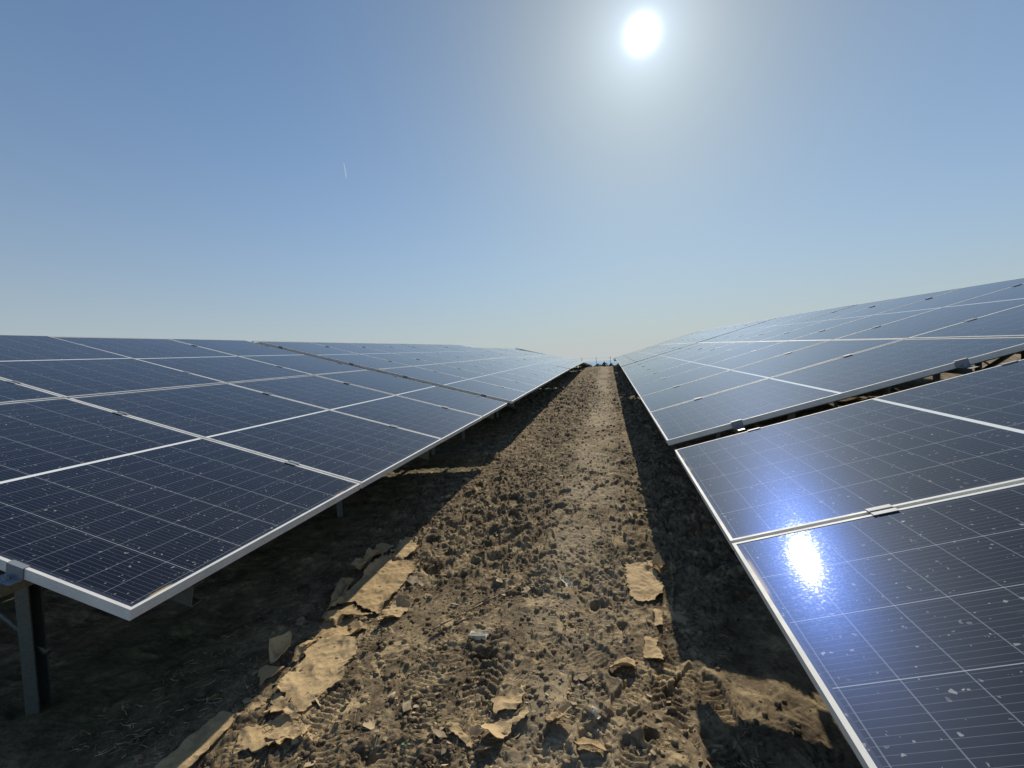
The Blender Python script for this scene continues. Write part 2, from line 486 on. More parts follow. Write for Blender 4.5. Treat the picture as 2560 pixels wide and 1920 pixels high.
dsteel = newmat('clamp_steel')
t, b, o = prin(dsteel)
b.inputs['Base Color'].default_value = (.24, .27, .31, 1)
b.inputs['Metallic'].default_value = .2
b.inputs['Roughness'].default_value = .6

PW, PL = 1.303, 2.2288      # module width and length
PX, GAP = 1.323, .0196
glass = newmat('solar_cell_glass')
t, b, o = prin(glass)
tc = N(t, 'ShaderNodeTexCoord')
s3 = N(t, 'ShaderNodeSeparateXYZ'); t.links.new(tc.outputs['Object'], s3.inputs[0])
X, Y = s3.outputs[0], s3.outputs[1]
g = N(t, 'ShaderNodeNewGeometry'); pos = g.outputs['Position']
def line(v, pitch, phase, half):
    # 1 on a line of the given half width repeating at pitch
    fr = M(t, 'FRACT', M(t, 'DIVIDE', M(t, 'SUBTRACT', v, phase), pitch))
    d = M(t, 'MULTIPLY', M(t, 'ABSOLUTE', M(t, 'SUBTRACT', fr, .5)), pitch)      # pitch/2 at the line
    return M(t, 'GREATER_THAN', d, pitch/2-half)
MX, MY = .0215, .0300       # margin of white backsheet round the cells
CX = (PW-2*MX)/6            # column pitch
CY = (PL/2-MY-.011)/10      # half cell pitch
colgap = line(X, CX, MX, .0011)
Yl = M(t, 'SUBTRACT', M(t, 'ABSOLUTE', M(t, 'SUBTRACT', Y, PL/2)), .011)
rowgap = line(Yl, CY, 0.0, .0012)
bus = line(X, CX/12, MX+CX/24, .00055)
fing = noise(t, pos, 700, 2, .5)
mid = M(t, 'LESS_THAN', Yl, 0.0)
edge = M(t, 'MAXIMUM', M(t, 'GREATER_THAN', M(t, 'ABSOLUTE', M(t, 'SUBTRACT', X, PW/2)), PW/2-MX-.003),
         M(t, 'GREATER_THAN', M(t, 'ABSOLUTE', M(t, 'SUBTRACT', Y, PL/2)), PL/2-MY+.010))
oi = N(t, 'ShaderNodeObjectInfo')
cellc = MIX(t, oi.outputs['Random'], (.0038, .0050, .0075, 1), (.0060, .0070, .0115, 1))
c = MIX(t, M(t, 'MULTIPLY', bus, .32), cellc, (.30, .33, .38, 1))
c = MIX(t, M(t, 'MULTIPLY', rowgap, .50), c, (.30, .33, .38, 1))
c = MIX(t, M(t, 'MULTIPLY', colgap, .65), c, (.55, .58, .62, 1))
c = MIX(t, edge, c, (.035, .042, .06, 1))
c = MIX(t, mid, c, (.86, .88, .86, 1))
# dust film plus dried splashes (bird dirt, rain spots)
d1 = noise(t, pos, 2.2, 5, .6)
film = M(t, 'ADD', step(t, d1, .3, .75, .002, .020), M(t, 'MULTIPLY', oi.outputs['Random'], .007))
smn = N(t, 'ShaderNodeMapping'); t.links.new(pos, smn.inputs['Vector']); smn.inputs['Scale'].default_value = (2.2, 9.0, 9.0)
smear = step(t, noise(t, smn.outputs[0], 2.1, 6, .7, 1.5), .60, .74, 0.0, .055)
film = M(t, 'ADD', film, smear)
c = MIX(t, film, c, (.50, .46, .42, 1))
vo = N(t, 'ShaderNodeTexVoronoi', feature='F1')
wv = N(t, 'ShaderNodeVectorMath', operation='MULTIPLY_ADD')
nc = N(t, 'ShaderNodeTexNoise'); t.links.new(pos, nc.inputs['Vector']); nc.inputs['Scale'].default_value = 70; nc.inputs['Detail'].default_value = 3
t.links.new(nc.outputs['Color'], wv.inputs[0]); wv.inputs[1].default_value = (.022, .022, .022); t.links.new(pos, wv.inputs[2])
t.links.new(wv.outputs[0], vo.inputs['Vector']); vo.inputs['Scale'].default_value = 33
sz = N(t, 'ShaderNodeSeparateXYZ'); t.links.new(vo.outputs['Color'], sz.inputs[0])
patch = noise(t, pos, 2.6, 3, .6)
rad = M(t, 'MULTIPLY', M(t, 'MULTIPLY', M(t, 'POWER', sz.outputs[0], 3.0), .16), step(t, patch, .36, .62))
spot = M(t, 'LESS_THAN', vo.outputs['Distance'], rad)
vo2 = N(t, 'ShaderNodeTexVoronoi', feature='F1'); t.links.new(wv.outputs[0], vo2.inputs['Vector']); vo2.inputs['Scale'].default_value = 75
sz2 = N(t, 'ShaderNodeSeparateXYZ'); t.links.new(vo2.outputs['Color'], sz2.inputs[0])
spot2 = M(t, 'LESS_THAN', vo2.outputs['Distance'], M(t, 'MULTIPLY', M(t, 'POWER', sz2.outputs[0], 5.0), .34))
spots = M(t, 'MAXIMUM', spot, M(t, 'MULTIPLY', spot2, .6))
c = MIX(t, M(t, 'MULTIPLY', spots, M(t, 'ADD', .28, M(t, 'MULTIPLY', sz.outputs[1], .35))), c, (.80, .79, .74, 1))
# dried silt held against the low frame edge
silt = M(t, 'MULTIPLY', step(t, Y, .026, .012), step(t, noise(t, pos, 3.1, 3, .5), .58, .66))
c = MIX(t, silt, c, (.52, .38, .16, 1))
t.links.new(c, b.inputs['Base Color'])
b.inputs['Roughness'].default_value = .27
b.inputs['Specular IOR Level'].default_value = .0
b.inputs['Specular Tint'].default_value = (.12, .30, 1.0, 1)
b.inputs['Coat Weight'].default_value = 1.0
b.inputs['Coat IOR'].default_value = 1.25
rr = M(t, 'ADD', M(t, 'MULTIPLY', noise(t, pos, 5, 4, .6), .020), .026)
rr = M(t, 'ADD', rr, step(t, noise(t, pos, 120, 6, .75), .44, .70, 0.0, .050))
t.links.new(rr, b.inputs['Coat Roughness'])
t.links.new(M(t, 'SUBTRACT', 1.0, M(t, 'MULTIPLY', spots, .85)), b.inputs['Coat Weight'])
# textured blue cells below the glass scatter a wide blue sheen
gb = N(t, 'ShaderNodeBsdfGlossy'); gb.inputs['Color'].default_value = (.0005, .0022, .0115, 1); gb.inputs['Roughness'].default_value = .24
ad = N(t, 'ShaderNodeAddShader'); t.links.new(b.outputs[0], ad.inputs[0]); t.links.new(gb.outputs[0], ad.inputs[1]); 
gd = N(t, 'ShaderNodeBsdfGlossy'); gd.inputs['Color'].default_value = (.0085, .0105, .0135, 1); gd.inputs['Roughness'].default_value = .45
ad2 = N(t, 'ShaderNodeAddShader'); t.links.new(ad.outputs[0], ad2.inputs[0]); t.links.new(gd.outputs[0], ad2.inputs[1]); t.links.new(ad2.outputs[0], o.inputs['Surface'])
mnb = bump(t, noise(t, pos, 380, 2, .7), .18, .0010); t.links.new(mnb, gb.inputs['Normal'])

# ------------------------------------------------------------------ solar tables
def frame_mesh():
    prof = [(.011, .0015), (.0, .0015), (.0, -.0095), (.0011, -.0105), (.0011, -.0125), (.0, -.0135), (.0, -.0215),
            (.0011, -.0225), (.0011, -.0245), (.0, -.0255), (.0, -.0350), (.030, -.0350), (.030, -.0333), (.0018, -.0333), (.0018, -.0075), (.011, -.0075)]
    n = len(prof)
    cs = [(0, 0, 1, 1), (PW, 0, -1, 1), (PW, PL, -1, -1), (0, PL, 1, -1)]
    mb = MB(); vs_ = []; fs_ = []
    for (cx, cy, sx_, sy_) in cs:
        vs_ += [(cx+sx_*u, cy+sy_*u, z) for u, z in prof]
    for k_ in range(4):
        a = k_*n; c_ = ((k_+1) % 4)*n
        fs_ += [(a+i, a+(i+1) % n, c_+(i+1) % n, c_+i) for i in range(n)]
    mb.add(vs_, fs_)
    return mb.mesh('panel_frame', alu)
mb = MB(); mb.box(.0105, PW-.0105, .0105, PL-.0105, -.007, 0)
GLASS_ME = mb.mesh('panel_glass', glass)
FRAME_ME = frame_mesh()
black = newmat('black_plastic'); t, b, o = prin(black); b.inputs['Base Color'].default_value = (.02, .02, .02, 1); b.inputs['Roughness'].default_value = .5
mb = MB(); mb.box(PW*.5-.05, PW*.5+.05, PL/2-.03, PL/2+.03, -.026, -.0075)
JBOX_ME = mb.mesh('junction_box', black)
def clamp_mesh(end=False):
    mb = MB(); L_ = .035; z0, z1 = .0025, .0055
    if not end:
        mb.box(-.026, -.0075, -L_, L_, z0, z1); mb.box(.0075, .026, -L_, L_, z0, z1)
        mb.box(-.0075, -.0050, -L_, L_, -.012, z1-.0004); mb.box(.0050, .0075, -L_, L_, -.012, z1-.0004)
        mb.box(-.0050, .0050, -L_, L_, -.012, -.0095)
        mb.tube((0, 0, -.0095), (0, 0, -.0035), .0048, n=6); mb.tube((0, 0, -.078), (0, 0, -.012), .004, n=6)
    else:   # hooks over the outer frame: module lies on the +x side of x = 0
        mb.box(-.003, .014, -L_, L_, z0, z1)
        mb.box(-.0055, -.003, -L_, L_, -.033, z1)
        mb.box(-.040, -.0055, -L_, L_, -.036, -.033)
        mb.tube((-.024, 0, -.033), (-.024, 0, -.024), .010, n=6); mb.tube((-.024, 0, -.024), (-.024, 0, -.014), .004, n=8)
    return mb.mesh('end_clamp' if end else 'mid_clamp', dsteel)
MIDC, ENDC = clamp_mesh(), clamp_mesh(True)
def chan(w, h, th):     # open C in (u, v), opening to +u, origin top-centre of the back
    return [(0, 0), (w, 0), (w, -th*2.5), (w-th, -th*2.5), (w-th, -th), (th, -th), (th, -h+th), (w-th, -h+th), (w-th, -h+th*2.5), (w, -h+th*2.5), (w, -h), (0, -h)]
PURLIN_B = [.46, 1.77, 2.71, 4.04]
def table(label, P, elA, tilt, side, i0, i1, rafters, tgroup='tables of solar panels along the aisle', azA=0.0, detail=True):
    """side -1: low edge faces right, climbs to the left; side +1 the mirror. P = low corner at i = 0."""
    a = Vector((math.sin(R(azA))*math.cos(R(elA)), math.cos(R(azA))*math.cos(R(elA)), math.sin(R(elA))))
    h = Vector((side, 0, 0)); h = (h-a*h.dot(a)).normalized()
    w = h.cross(a) if h.cross(a).z > 0 else a.cross(h)
    bdir = (h*math.cos(R(tilt))+w*math.sin(R(tilt))).normalized()
    xl = a if side < 0 else -a
    nrm = xl.cross(bdir).normalized()
    Rm = Matrix((xl, bdir, nrm)).transposed().to_4x4()
    P = Vector(P)
    mid = P+a*((i0+i1)/2*PX)
    base = Vector((mid.x+side*2.2, mid.y, float(gz(mid.x+side*2.2, mid.y))))
    root = link('solar_table', None); root.location = base
    tag(root, label, 'solar table', tgroup)
    rng = random.Random(int(abs(P.y)*100)+side)
    def put(name, me, p, parent=root, rot=Rm, par_world=None):
        ob = link(name, me, parent)
        Mw = rot.copy(); Mw.translation = p
        pw = par_world if par_world is not None else Matrix.Translation(base)
        ob.matrix_basis = pw.inverted() @ Mw
        return ob, Mw
    for i in range(i0, i1):
        for j in (0, 1):
            ia = i*PX+.010 if side < 0 else (i+1)*PX-.010
            jit = rng.uniform(-.0012, .0012)
            p = P+a*ia+bdir*(j*(PL+GAP))+nrm*jit
            # each module sits a hair differently, as real ones do
            jt = 0.0 if (side > 0 and i1-i0 < 8) else 1.0
            tw = Matrix.Rotation(R(rng.uniform(-.12, .12)*jt), 4, 'X') @ Matrix.Rotation(R(rng.uniform(-.10, .10)*jt), 4, 'Y')
            root_p = link('solar_panel', FRAME_ME, root)
            Mw = (Rm @ tw); Mw.translation = p
            root_p.matrix_basis = Matrix.Translation(base).inverted() @ Mw
            gl = link('glass', GLASS_ME, root_p)
            if detail and i1-i0 < 8: link('junction_box', JBOX_ME, root_p)
    # clamps on the purlin lines
    for bq in PURLIN_B:
        for i in range(i0, i1+1):
            sgn = 1 if side < 0 else -1
            bj = bq+rng.uniform(-.012, .012)
            if i in (i0, i1):
                fl = 1 if i == i0 else -1
                off = .010 if i == i0 else -.010
                M2 = Rm @ Matrix.Rotation(0 if fl*sgn > 0 else math.pi, 4, 'Z')
                put('clamp', ENDC, P+a*(i*PX+off)+bdir*bj, rot=M2)
            else:
                put('clamp', MIDC, P+a*(i*PX)+bdir*bj)
    # purlins (along the row)
    la, lb = i0*PX-.10, i1*PX+.10
    for bq in PURLIN_B:
        mb = MB(); prof = chan(.041, .041, .0025)
        prof = [(u-.0205, v_) for u, v_ in prof]
        mb.extrude([(p_[0], p_[1]) for p_ in prof], 0, 0, lb-la)
        start = P+a*(la if side < 0 else lb)+bdir*bq+nrm*(-.0362)
        put('purlin', mb.mesh('purlin', steel), start)
    mbr = MB(); pr = [(u-.0205, v_) for u, v_ in chan(.041, .083, .0025)]
    mbr.extrude(pr, 1, .04, 4.40)
    RAFT = mbr.mesh('rafter', steel)
    for ra in rafters:
        pr_o = P+a*ra+nrm*(-.0785)
        put('rafter', RAFT, pr_o)
        # two C posts per frame
        for bq in (.98, 3.45):
            top = pr_o+bdir*bq+nrm*(-.035)
            gzv = float(gz(top.x, top.y))-.25
            mb = MB(); pp = [(u-.025, v_+.04) for u, v_ in chan(.05, .065, .0028)]
            mb.extrude(pp, 2, 0, top.z-gzv)
            R2 = Matrix.Rotation(R(20 if side < 0 else -20), 4, 'Z')
            put('post', mb.mesh('post', steel), Vector((top.x, top.y+.045, gzv)), rot=R2)
        mb = MB()
        p0 = pr_o+bdir*.98; p1 = pr_o+bdir*2.5
        q0 = Vector((p0.x, p0.y+.09, float(gz(p0.x, p0.y))+.22)); q1 = p1+nrm*(-.06)+a*.06
        mb.tube(q0-base, q1-base, .016, n=8)
        br = link('brace', mb.mesh('brace', steel, True), root)
        del q0, q1
    return root
TL = PX*8
table('nearest solar table left of the aisle, four panels long, dark glass seen from above', (-1.441, 1.049, .732), 1.60, 14.87, -1, 0, 4, [.29, 2.52, 4.75])
table('second solar table left of the aisle, starting behind the small gap', (-1.430, 6.612, .880), 1.62, 14.85, -1, 0, 8, [.5, 2.9, 5.29, 7.68, 10.08])
table('third solar table left of the aisle, pale with reflected sky, ending at the crest', (-1.428, 17.45, 1.187), 1.30, 13.6, -1, 0, 8, [.5, 2.9, 5.29, 7.68, 10.08])
table('solar table left of the aisle just beyond the crest, its top a thin sliver', (-1.428, 28.35, 1.375), -1.1, 14.85, -1, 0, 8, [.5, 2.9, 5.29, 7.68, 10.08], detail=False)
table('farthest solar table left of the aisle, dropping out of sight down the far slope', (-1.428, 39.15, 1.13), -2.2, 14.85, -1, 0, 8, [.5, 2.9, 5.29, 7.68, 10.08], detail=False)
table('nearest solar table right of the aisle, mirroring the bright sun glare', (.386, -7.628, .844-10.584*math.sin(R(2.6))), 2.6, 15.15, 1, 4, 8, [6.4, 8.2, 10.3], azA=0)
table('second solar table right of the aisle, its grey end rail above the gap', (.380, 3.256, .848), 2.01, 15.43, 1, 0, 8, [.5, 2.9, 5.29, 7.68, 10.08])
table('third solar table right of the aisle, highest against the sky at the crest', (.380, 14.12, 1.229), 1.75, 15.30, 1, 0, 8, [.5, 2.9, 5.29, 7.68, 10.08])
table('farthest visible solar table right of the aisle, only its dark underside showing', (.380, 24.98, 1.560), -.30, 15.30, 1, 0, 8, [.5, 2.9, 5.29, 7.68, 10.08], detail=False)

RIDGE_L, RIDGE_R = -1.436-4.475*math.cos(R(14.9))-.10, .382+4.475*math.cos(R(15.3))+.10
DX = 4.475*math.cos(R(15))  # mirrored tables below are added to shade the ground behind the ridges
for lb, x_, y_, z_, el_, sd, n_, rf in (
    ('unseen solar table added behind the nearest left one for shade', RIDGE_L-DX, 1.049, .732, 1.6, 1, 4, [.29, 2.52, 4.75]),
    ('unseen solar table added behind the second left one for shade', RIDGE_L-DX, 6.612, .880, 1.62, 1, 8, [.5, 2.9, 5.29, 7.68, 10.08]),
    ('unseen solar table added behind the nearest right one for shade', RIDGE_R+DX, -7.628, .508, 1.82, -1, 8, [6.4, 8.2, 10.3]),
    ('solar table added behind the second right one to shade the gap', RIDGE_R+DX, 3.256, .848, 2.01, -1, 8, [.5, 2.9, 5.29, 7.68, 10.08]),
    ('unseen solar table added behind the third right one for shade', RIDGE_R+DX, 14.12, 1.229, 1.75, -1, 8, [.5, 2.9, 5.29, 7.68, 10.08])):
    table(lb, (x_, y_, z_), el_, 15.0, sd, (4 if (n_ == 8 and y_ < 0) else 0), n_, rf, tgroup='solar tables added behind the ridges for shade')

# ------------------------------------------------------------------ torn cardboard
card = newmat('muddy_cardboard')
t, b, o = prin(card)
g = N(t, 'ShaderNodeNewGeometry'); pos = g.outputs['Position']
oi = N(t, 'ShaderNodeObjectInfo')
base_c = MIX(t, oi.outputs['Random'], (.47, .335, .175, 1), (.58, .435, .245, 1))
mdn = noise(t, pos, 9, 7, .66, .6)
mud = step(t, mdn, .50, .64)
spk = step(t, noise(t, pos, 85, 4, .6), .62, .70)
c = MIX(t, M(t, 'MULTIPLY', mud, .50), base_c, (.20, .145, .09, 1))
c = MIX(t, M(t, 'MULTIPLY', spk, .7), c, (.12, .085, .055, 1))
fl = N(t, 'ShaderNodeTexWave', wave_type='BANDS', bands_direction='X'); t.links.new(pos, fl.inputs['Vector'])
fl.inputs['Scale'].default_value = 55; fl.inputs['Distortion'].default_value = 1.5; fl.inputs['Detail'].default_value = 2
c = MIX(t, .12, c, ramp(t, fl.outputs['Color'], [(.2, (.25, .18, .1)), (.8, (.6, .48, .3))]))
t.links.new(c, b.inputs['Base Color'])
b.inputs['Roughness'].default_value = .85
b.inputs['Specular IOR Level'].default_value = .2
bb = bump(t, fl.outputs['Fac'], .35, .003)
bb = bump(t, noise(t, pos, 30, 7, .65), .3, .010, bb)
t.links.new(bb, b.inputs['Normal'])

def densify(poly, step_, rng, jag):
    out = []
    n = len(poly)
    for i in range(n):
        p = Vector(poly[i]); q = Vector(poly[(i+1) % n])
        L_ = (q-p).length; k_ = max(1, int(L_/step_))
        nn = Vector((-(q-p).y, (q-p).x)).normalized()
        off = 0.0
        for s in range(k_):
            off = off*.6+rng.gauss(0, jag)
            r_ = p.lerp(q, s/k_)
            if s: r_ = r_+nn*off
            out.append(r_)
    return out
def sheet(key, label, curl=.02, lift=.004, seed=0, mat=card, thick=.0035, edge_dir=None, jag=.004, group='torn cardboard lying in the mud', name='cardboard_sheet', cat='cardboard', poly=None):
    rng = random.Random(seed)
    poly = poly or CARDS[key]
    bd = densify(poly, .010, rng, jag)
    xs = [p.x for p in bd]; ys = [p.y for p in bd]
    P2 = list(bd); nb = len(bd)
    sp = max(.009, (max(xs)-min(xs))/45)
    yy = min(ys)
    while yy < max(ys):
        xx = min(xs)
        while xx < max(xs):
            P2.append(Vector((xx+rng.uniform(-.3, .3)*sp, yy+rng.uniform(-.3, .3)*sp))); xx += sp
        yy += sp
    r_ = geometry.delaunay_2d_cdt([Vector((p.x, p.y)) for p in P2], [(i, (i+1) % nb) for i in range(nb)], [], 1, 1e-6)
    co, faces = r_[0], [f for f in r_[2] if len(f) == 3]
    if not faces: return
    x = np.array([p.x for p in co]); y = np.array([p.y for p in co])
    ba = np.array([(p.x, p.y) for p in bd])
    dist = np.sqrt(((x[:, None]-ba[None, :, 0])**2+(y[:, None]-ba[None, :, 1])**2)).min(1)
    g0 = g_macro(x, y)+.035*perlin(x*.55, y*.4, 1)*.25+.02*perlin(x*1.7, y*1.3, 2)*.25
    # ride over the highest mud close by
    top = np.maximum.reduce([gz(x+dx, y+dy) for dx in (-.012, 0, .012) for dy in (-.012, 0, .012)])
    z = np.maximum(g0, gz(x, y))+lift
    z += .008*perlin(x*11+seed, y*9, 50)+.012*(.25-np.abs(perlin(x*9+seed, y*8, 53)))+.006*(.3-np.abs(perlin(x*26, y*22+seed, 51)))
    cr = sst(.05, 0, dist)
    sel = sst(0, .4, perlin(x*4+seed*3, y*4, 52))
    z += curl*cr*cr*sel
    if edge_dir is not None:   # roll one side up
        ex, ey, e0, e1, amp = edge_dir
        s_ = x*ex+y*ey
        q = sst(e0, e1, s_)
        z += amp*q*q
    z = np.maximum(z, gz(x, y)+.0015)
    n = len(co)
    V = [(x[i], y[i], z[i]) for i in range(n)]+[(x[i], y[i], z[i]-thick) for i in range(n)]
    F = [tuple(f) for f in faces]+[tuple(n+i for i in reversed(f)) for f in faces]
    cnt = {}
    for f in faces:
        for k_ in range(3):
            e = (f[k_], f[(k_+1) % 3]); cnt[tuple(sorted(e))] = cnt.get(tuple(sorted(e)), [])+[e]
    for e, l in cnt.items():
        if len(l) == 1:
            a_, b_ = l[0]; F.append((b_, a_, a_+n, b_+n))
    mb = MB(); mb.add(V, F)
    ob = link(name, mb.mesh(name, mat, False))
    tag(ob, label, cat, group)
    return ob
sheet('A1', 'small curled cardboard flap at the far tip of the left cardboard strip', .05, .012, 1)
sheet('A2', 'pale torn cardboard piece just behind the largest smooth sheet', .03, .008, 2)
sheet('A3', 'long smooth cardboard sheet edging the left shadow, upper of the two big ones', .02, .012, 3, edge_dir=(-1, 0, 1.50, 1.63, .02))
sheet('A4', 'crumpled cardboard piece wedged below the long smooth sheet', .06, .014, 4, jag=.007)
sheet('A5', 'broad dented cardboard sheet with a hole, lower left of the aisle', .02, .010, 5, jag=.006)
sheet('A6', 'mud-soaked cardboard scrap tucked under the broad dented sheet', .02, .004, 6, jag=.008)
sheet('A7', 'small boat-shaped cardboard scrap near the bottom left', .04, .008, 7)
sheet('A8', 'straight cardboard strip half in shade at the bottom left corner', .01, .012, 8, jag=.002)
sheet('A9', 'narrow sunlit cardboard sliver on the edge of the left shadow', .03, .01, 9)
sheet('B1', 'shaded cardboard flap standing up beside the broad dented sheet', .07, .02, 10, jag=.002)
sheet('B2', 'shaded cardboard flap lying just below the upright flap', .04, .012, 11, jag=.002)
sheet('B3', 'grey crumpled wrapping in the shade left of the long smooth sheet', .06, .018, 12)
sheet('B4', 'whitish flat cardboard piece half hidden in shade beside the long sheet', .03, .008, 13, jag=.002)
sheet('E1', 'crumpled muddy cardboard bridging the smooth sheet and the broad dented one', .04, .006, 31, jag=.008)
sheet('E2', 'splintered cardboard scrap right of the smooth sheet, half sunk in soil', .03, .003, 32, jag=.009)
sheet('E3', 'soaked cardboard scrap at the bottom left, between the strip and the mud', .03, .003, 33, jag=.009)
sheet('D1', 'square muddy cardboard piece touching the right shadow edge', .02, .008, 14, jag=.007)
sheet('D2', 'curled cardboard corner at the top of the square piece by the right shadow', .08, .012, 15)
sheet('D3', 'rolled-up cardboard tongue at the bottom centre', .02, .006, 16, edge_dir=(-.5, -.87, -1.19, -1.07, .05))
sheet('D4', 'pointed brown cardboard flap at the bottom, right of centre', .03, .012, 17, jag=.002)
sheet('D5', 'flat trampled cardboard triangle behind the rolled-up tongue', .01, .005, 18, jag=.006)
sheet('D6', 'torn cardboard lip with its edge raised, right of the trampled middle', .05, .008, 19)
sheet('D7', 'light cardboard wedge lying beside the tyre ribs', .015, .005, 20)
sheet('D8', 'upright leaf-shaped cardboard sliver left of the right shadow', .05, .012, 21)
sheet('D9', 'slim cardboard strip pressed in the mud left of the rolled-up tongue', .02, .006, 22)
sheet('DA', 'dark folded cardboard scrap below the rolled-up tongue', .04, .008, 23)
sheet('DB', 'frayed cardboard scrap between the rolled tongue and the pointed flap', .04, .008, 24, jag=.008)

pap = newmat('pale_paper'); t, b, o = prin(pap)
g = N(t, 'ShaderNodeNewGeometry')
t.links.new(ramp(t, noise(t, g.outputs['Position'], 40, 5, .6), [(.35, (.45, .38, .27)), (.6, (.72, .66, .52))]), b.inputs['Base Color']); b.inputs['Roughness'].default_value = .8
scr = [
 ('pale paper shred lying on churned mud above the middle of the aisle', [(-.34,2.70),(-.262,2.634),(-.25,2.586),(-.294,2.60),(-.33,2.66)]),
 ('bright curled scrap at the edge of the left shadow, beside a deep print', [(-1.36,3.80),(-1.32,3.83),(-1.29,3.80),(-1.33,3.78)]),
 ('bright leaf-like scrap left of the churned mud by the left shadow', [(-1.62,4.13),(-1.58,4.16),(-1.55,4.13),(-1.58,4.11)]),
 ('pale scrap farther up the aisle close to the right shadow', [(.12,5.66),(.17,5.72),(.21,5.68),(.15,5.63)]),
 ('tiny white fleck on the far part of the track', [(.11,11.3),(.17,11.42),(.21,11.34),(.15,11.26)]),
 ('small yellowish scrap by the round hole near the bottom', [(-.11,1.719),(-.076,1.681),(-.086,1.665),(-.115,1.696)]),
]
for i, (lb, pl) in enumerate(scr):
    sheet(None, lb, .03, .012, 60+i, mat=pap, thick=.0015, jag=.003, group='pale scraps strewn on the mud', name='paper_scrap', cat='paper scrap', poly=pl)

# corrugated piece, stick
rm = MB()
for i in range(7):
    x0 = -.745+i*.0145
for i in range(6):
    yy = 2.118+i*.009
    xa, xb = -.742+.004*i, -.652+.003*i
    rm.tube((xa, yy, float(gz(xa, yy))+.012), (xb, yy+.006, float(gz(xb, yy))+.013), .0042, n=8)
rm.box(-.742, -.650, 2.112, 2.168, float(gz(-.70, 2.14))-.004, float(gz(-.70, 2.14))+.008)
tag(link('corrugated_scrap', rm.mesh('corrugated_scrap', pap, False)), 'small ribbed piece of corrugated board lying alone left of the middle', 'corrugated board')
wood = newmat('dry_stick'); t, b, o = prin(wood)
g = N(t, 'ShaderNodeNewGeometry')
t.links.new(ramp(t, noise(t, g.outputs['Position'], 30, 5, .6), [(.3, (.16, .11, .07)), (.7, (.38, .28, .18))]), b.inputs['Base Color']); b.inputs['Roughness'].default_value = .8
sk = MB()
pts = [(-.93, 2.11), (-.905, 2.147), (-.86, 2.22), (-.811, 2.285), (-.74, 2.38), (-.671, 2.465), (-.60, 2.555), (-.565, 2.61), (-.550, 2.66)]
prev = None
for i, (x_, y_) in enumerate(pts):
    p = Vector((x_, y_, float(g_macro(x_, y_))+.020+.004*math.sin(i*1.7)))
    if prev is not None: sk.tube(prev, p, .0052-.0003*i, .0050-.0003*i, n=8)
    prev = p
tag(link('stick', sk.mesh('stick', wood, True)), 'long thin dry stick lying diagonally left of the middle', 'stick')

# green sprout
leafm = newmat('sprout_leaf'); t, b, o = prin(leafm); b.inputs['Base Color'].default_value = (.075, .12, .045, 1); b.inputs['Roughness'].default_value = .5
sp_root = link('sprout', None); bx_, by_ = -.783, 1.475; bz_ = float(gz(bx_, by_)); sp_root.location = (bx_, by_, bz_)
tag(sp_root, 'tiny green seedling in the mud at the bottom left of the aisle', 'seedling')
rg = random.Random(5)
mb = MB(); mb.tube((0, 0, -.004), (.001, .001, .016), .0012, .0008, 6)
link('stem', mb.mesh('stem', leafm, True), sp_root)
for i in range(5):
    a_ = i*1.257+rg.uniform(-.2, .2); L_ = rg.uniform(.014, .022)
    d = Vector((math.cos(a_), math.sin(a_), 0)); s_ = Vector((-d.y, d.x, 0)); z0 = Vector((0, 0, .014))
    mb = MB()
    vs_ = [z0]
    for u, w_, h_ in ((.35, .0035, .005), (.7, .004, .006), (1, .0005, .003)):
        vs_ += [z0+d*L_*u+s_*w_+Vector((0, 0, h_)), z0+d*L_*u-s_*w_+Vector((0, 0, h_))]
    mb.add(vs_, [(0, 1, 2), (1, 3, 4, 2), (3, 5, 6, 4)])
    mb.add([v_-Vector((0, 0, .0006)) for v_ in vs_], [(2, 1, 0), (2, 4, 3, 1), (4, 6, 5, 3)])
    link('leaf', mb.mesh('leaf', leafm), sp_root)

# ------------------------------------------------------------------ clods
clodm = soil
rg = random.Random(21)
mb = MB()
def clod(mb, x_, y_, r_):
    import bmesh
    ph = rg.uniform(0, 6)
    nu, nv = 7, 5
    zc = float(gz(x_, y_))+r_*.25
    vs_ = [(x_, y_, zc-r_*.6)]
    for v_ in range(1, nv):
        th = math.pi*v_/nv
        for u in range(nu):
            fi = 2*math.pi*u/nu+ph
            q = r_*(1+rg.uniform(-.32, .32))
            vs_.append((x_+q*math.sin(th)*math.cos(fi), y_+q*math.sin(th)*math.sin(fi), zc-q*.62*math.cos(th)))
    vs_.append((x_, y_, zc+r_*.55))
    fs_ = [(0, 1+(u+1) % nu, 1+u) for u in range(nu)]
    for v_ in range(nv-2):
        for u in range(nu):
            a_ = 1+v_*nu+u; b_ = 1+v_*nu+(u+1) % nu
            fs_.append((a_, b_, b_+nu, a_+nu))
    L_ = len(vs_)-1; s_ = 1+(nv-2)*nu
    fs_ += [(s_+u, s_+(u+1) % nu, L_) for u in range(nu)]
    mb.add(vs_, fs_)
for i in range(7000):
    y_ = 1.25*math.exp(rg.random()*2.6)
    x_ = rg.uniform(-2.0, .75)
    if rg.random() < .6: x_ = rg.gauss(-.85, .45)
    clod(mb, x_, y_, (.003+.010*rg.random()**3)*(1+y_*.10))
tag(link('soil_crumbs', mb.mesh('soil_crumbs', clodm, True)), 'loose crumbs and clods of dry soil scattered over the aisle', 'soil crumbs', kind='stuff')

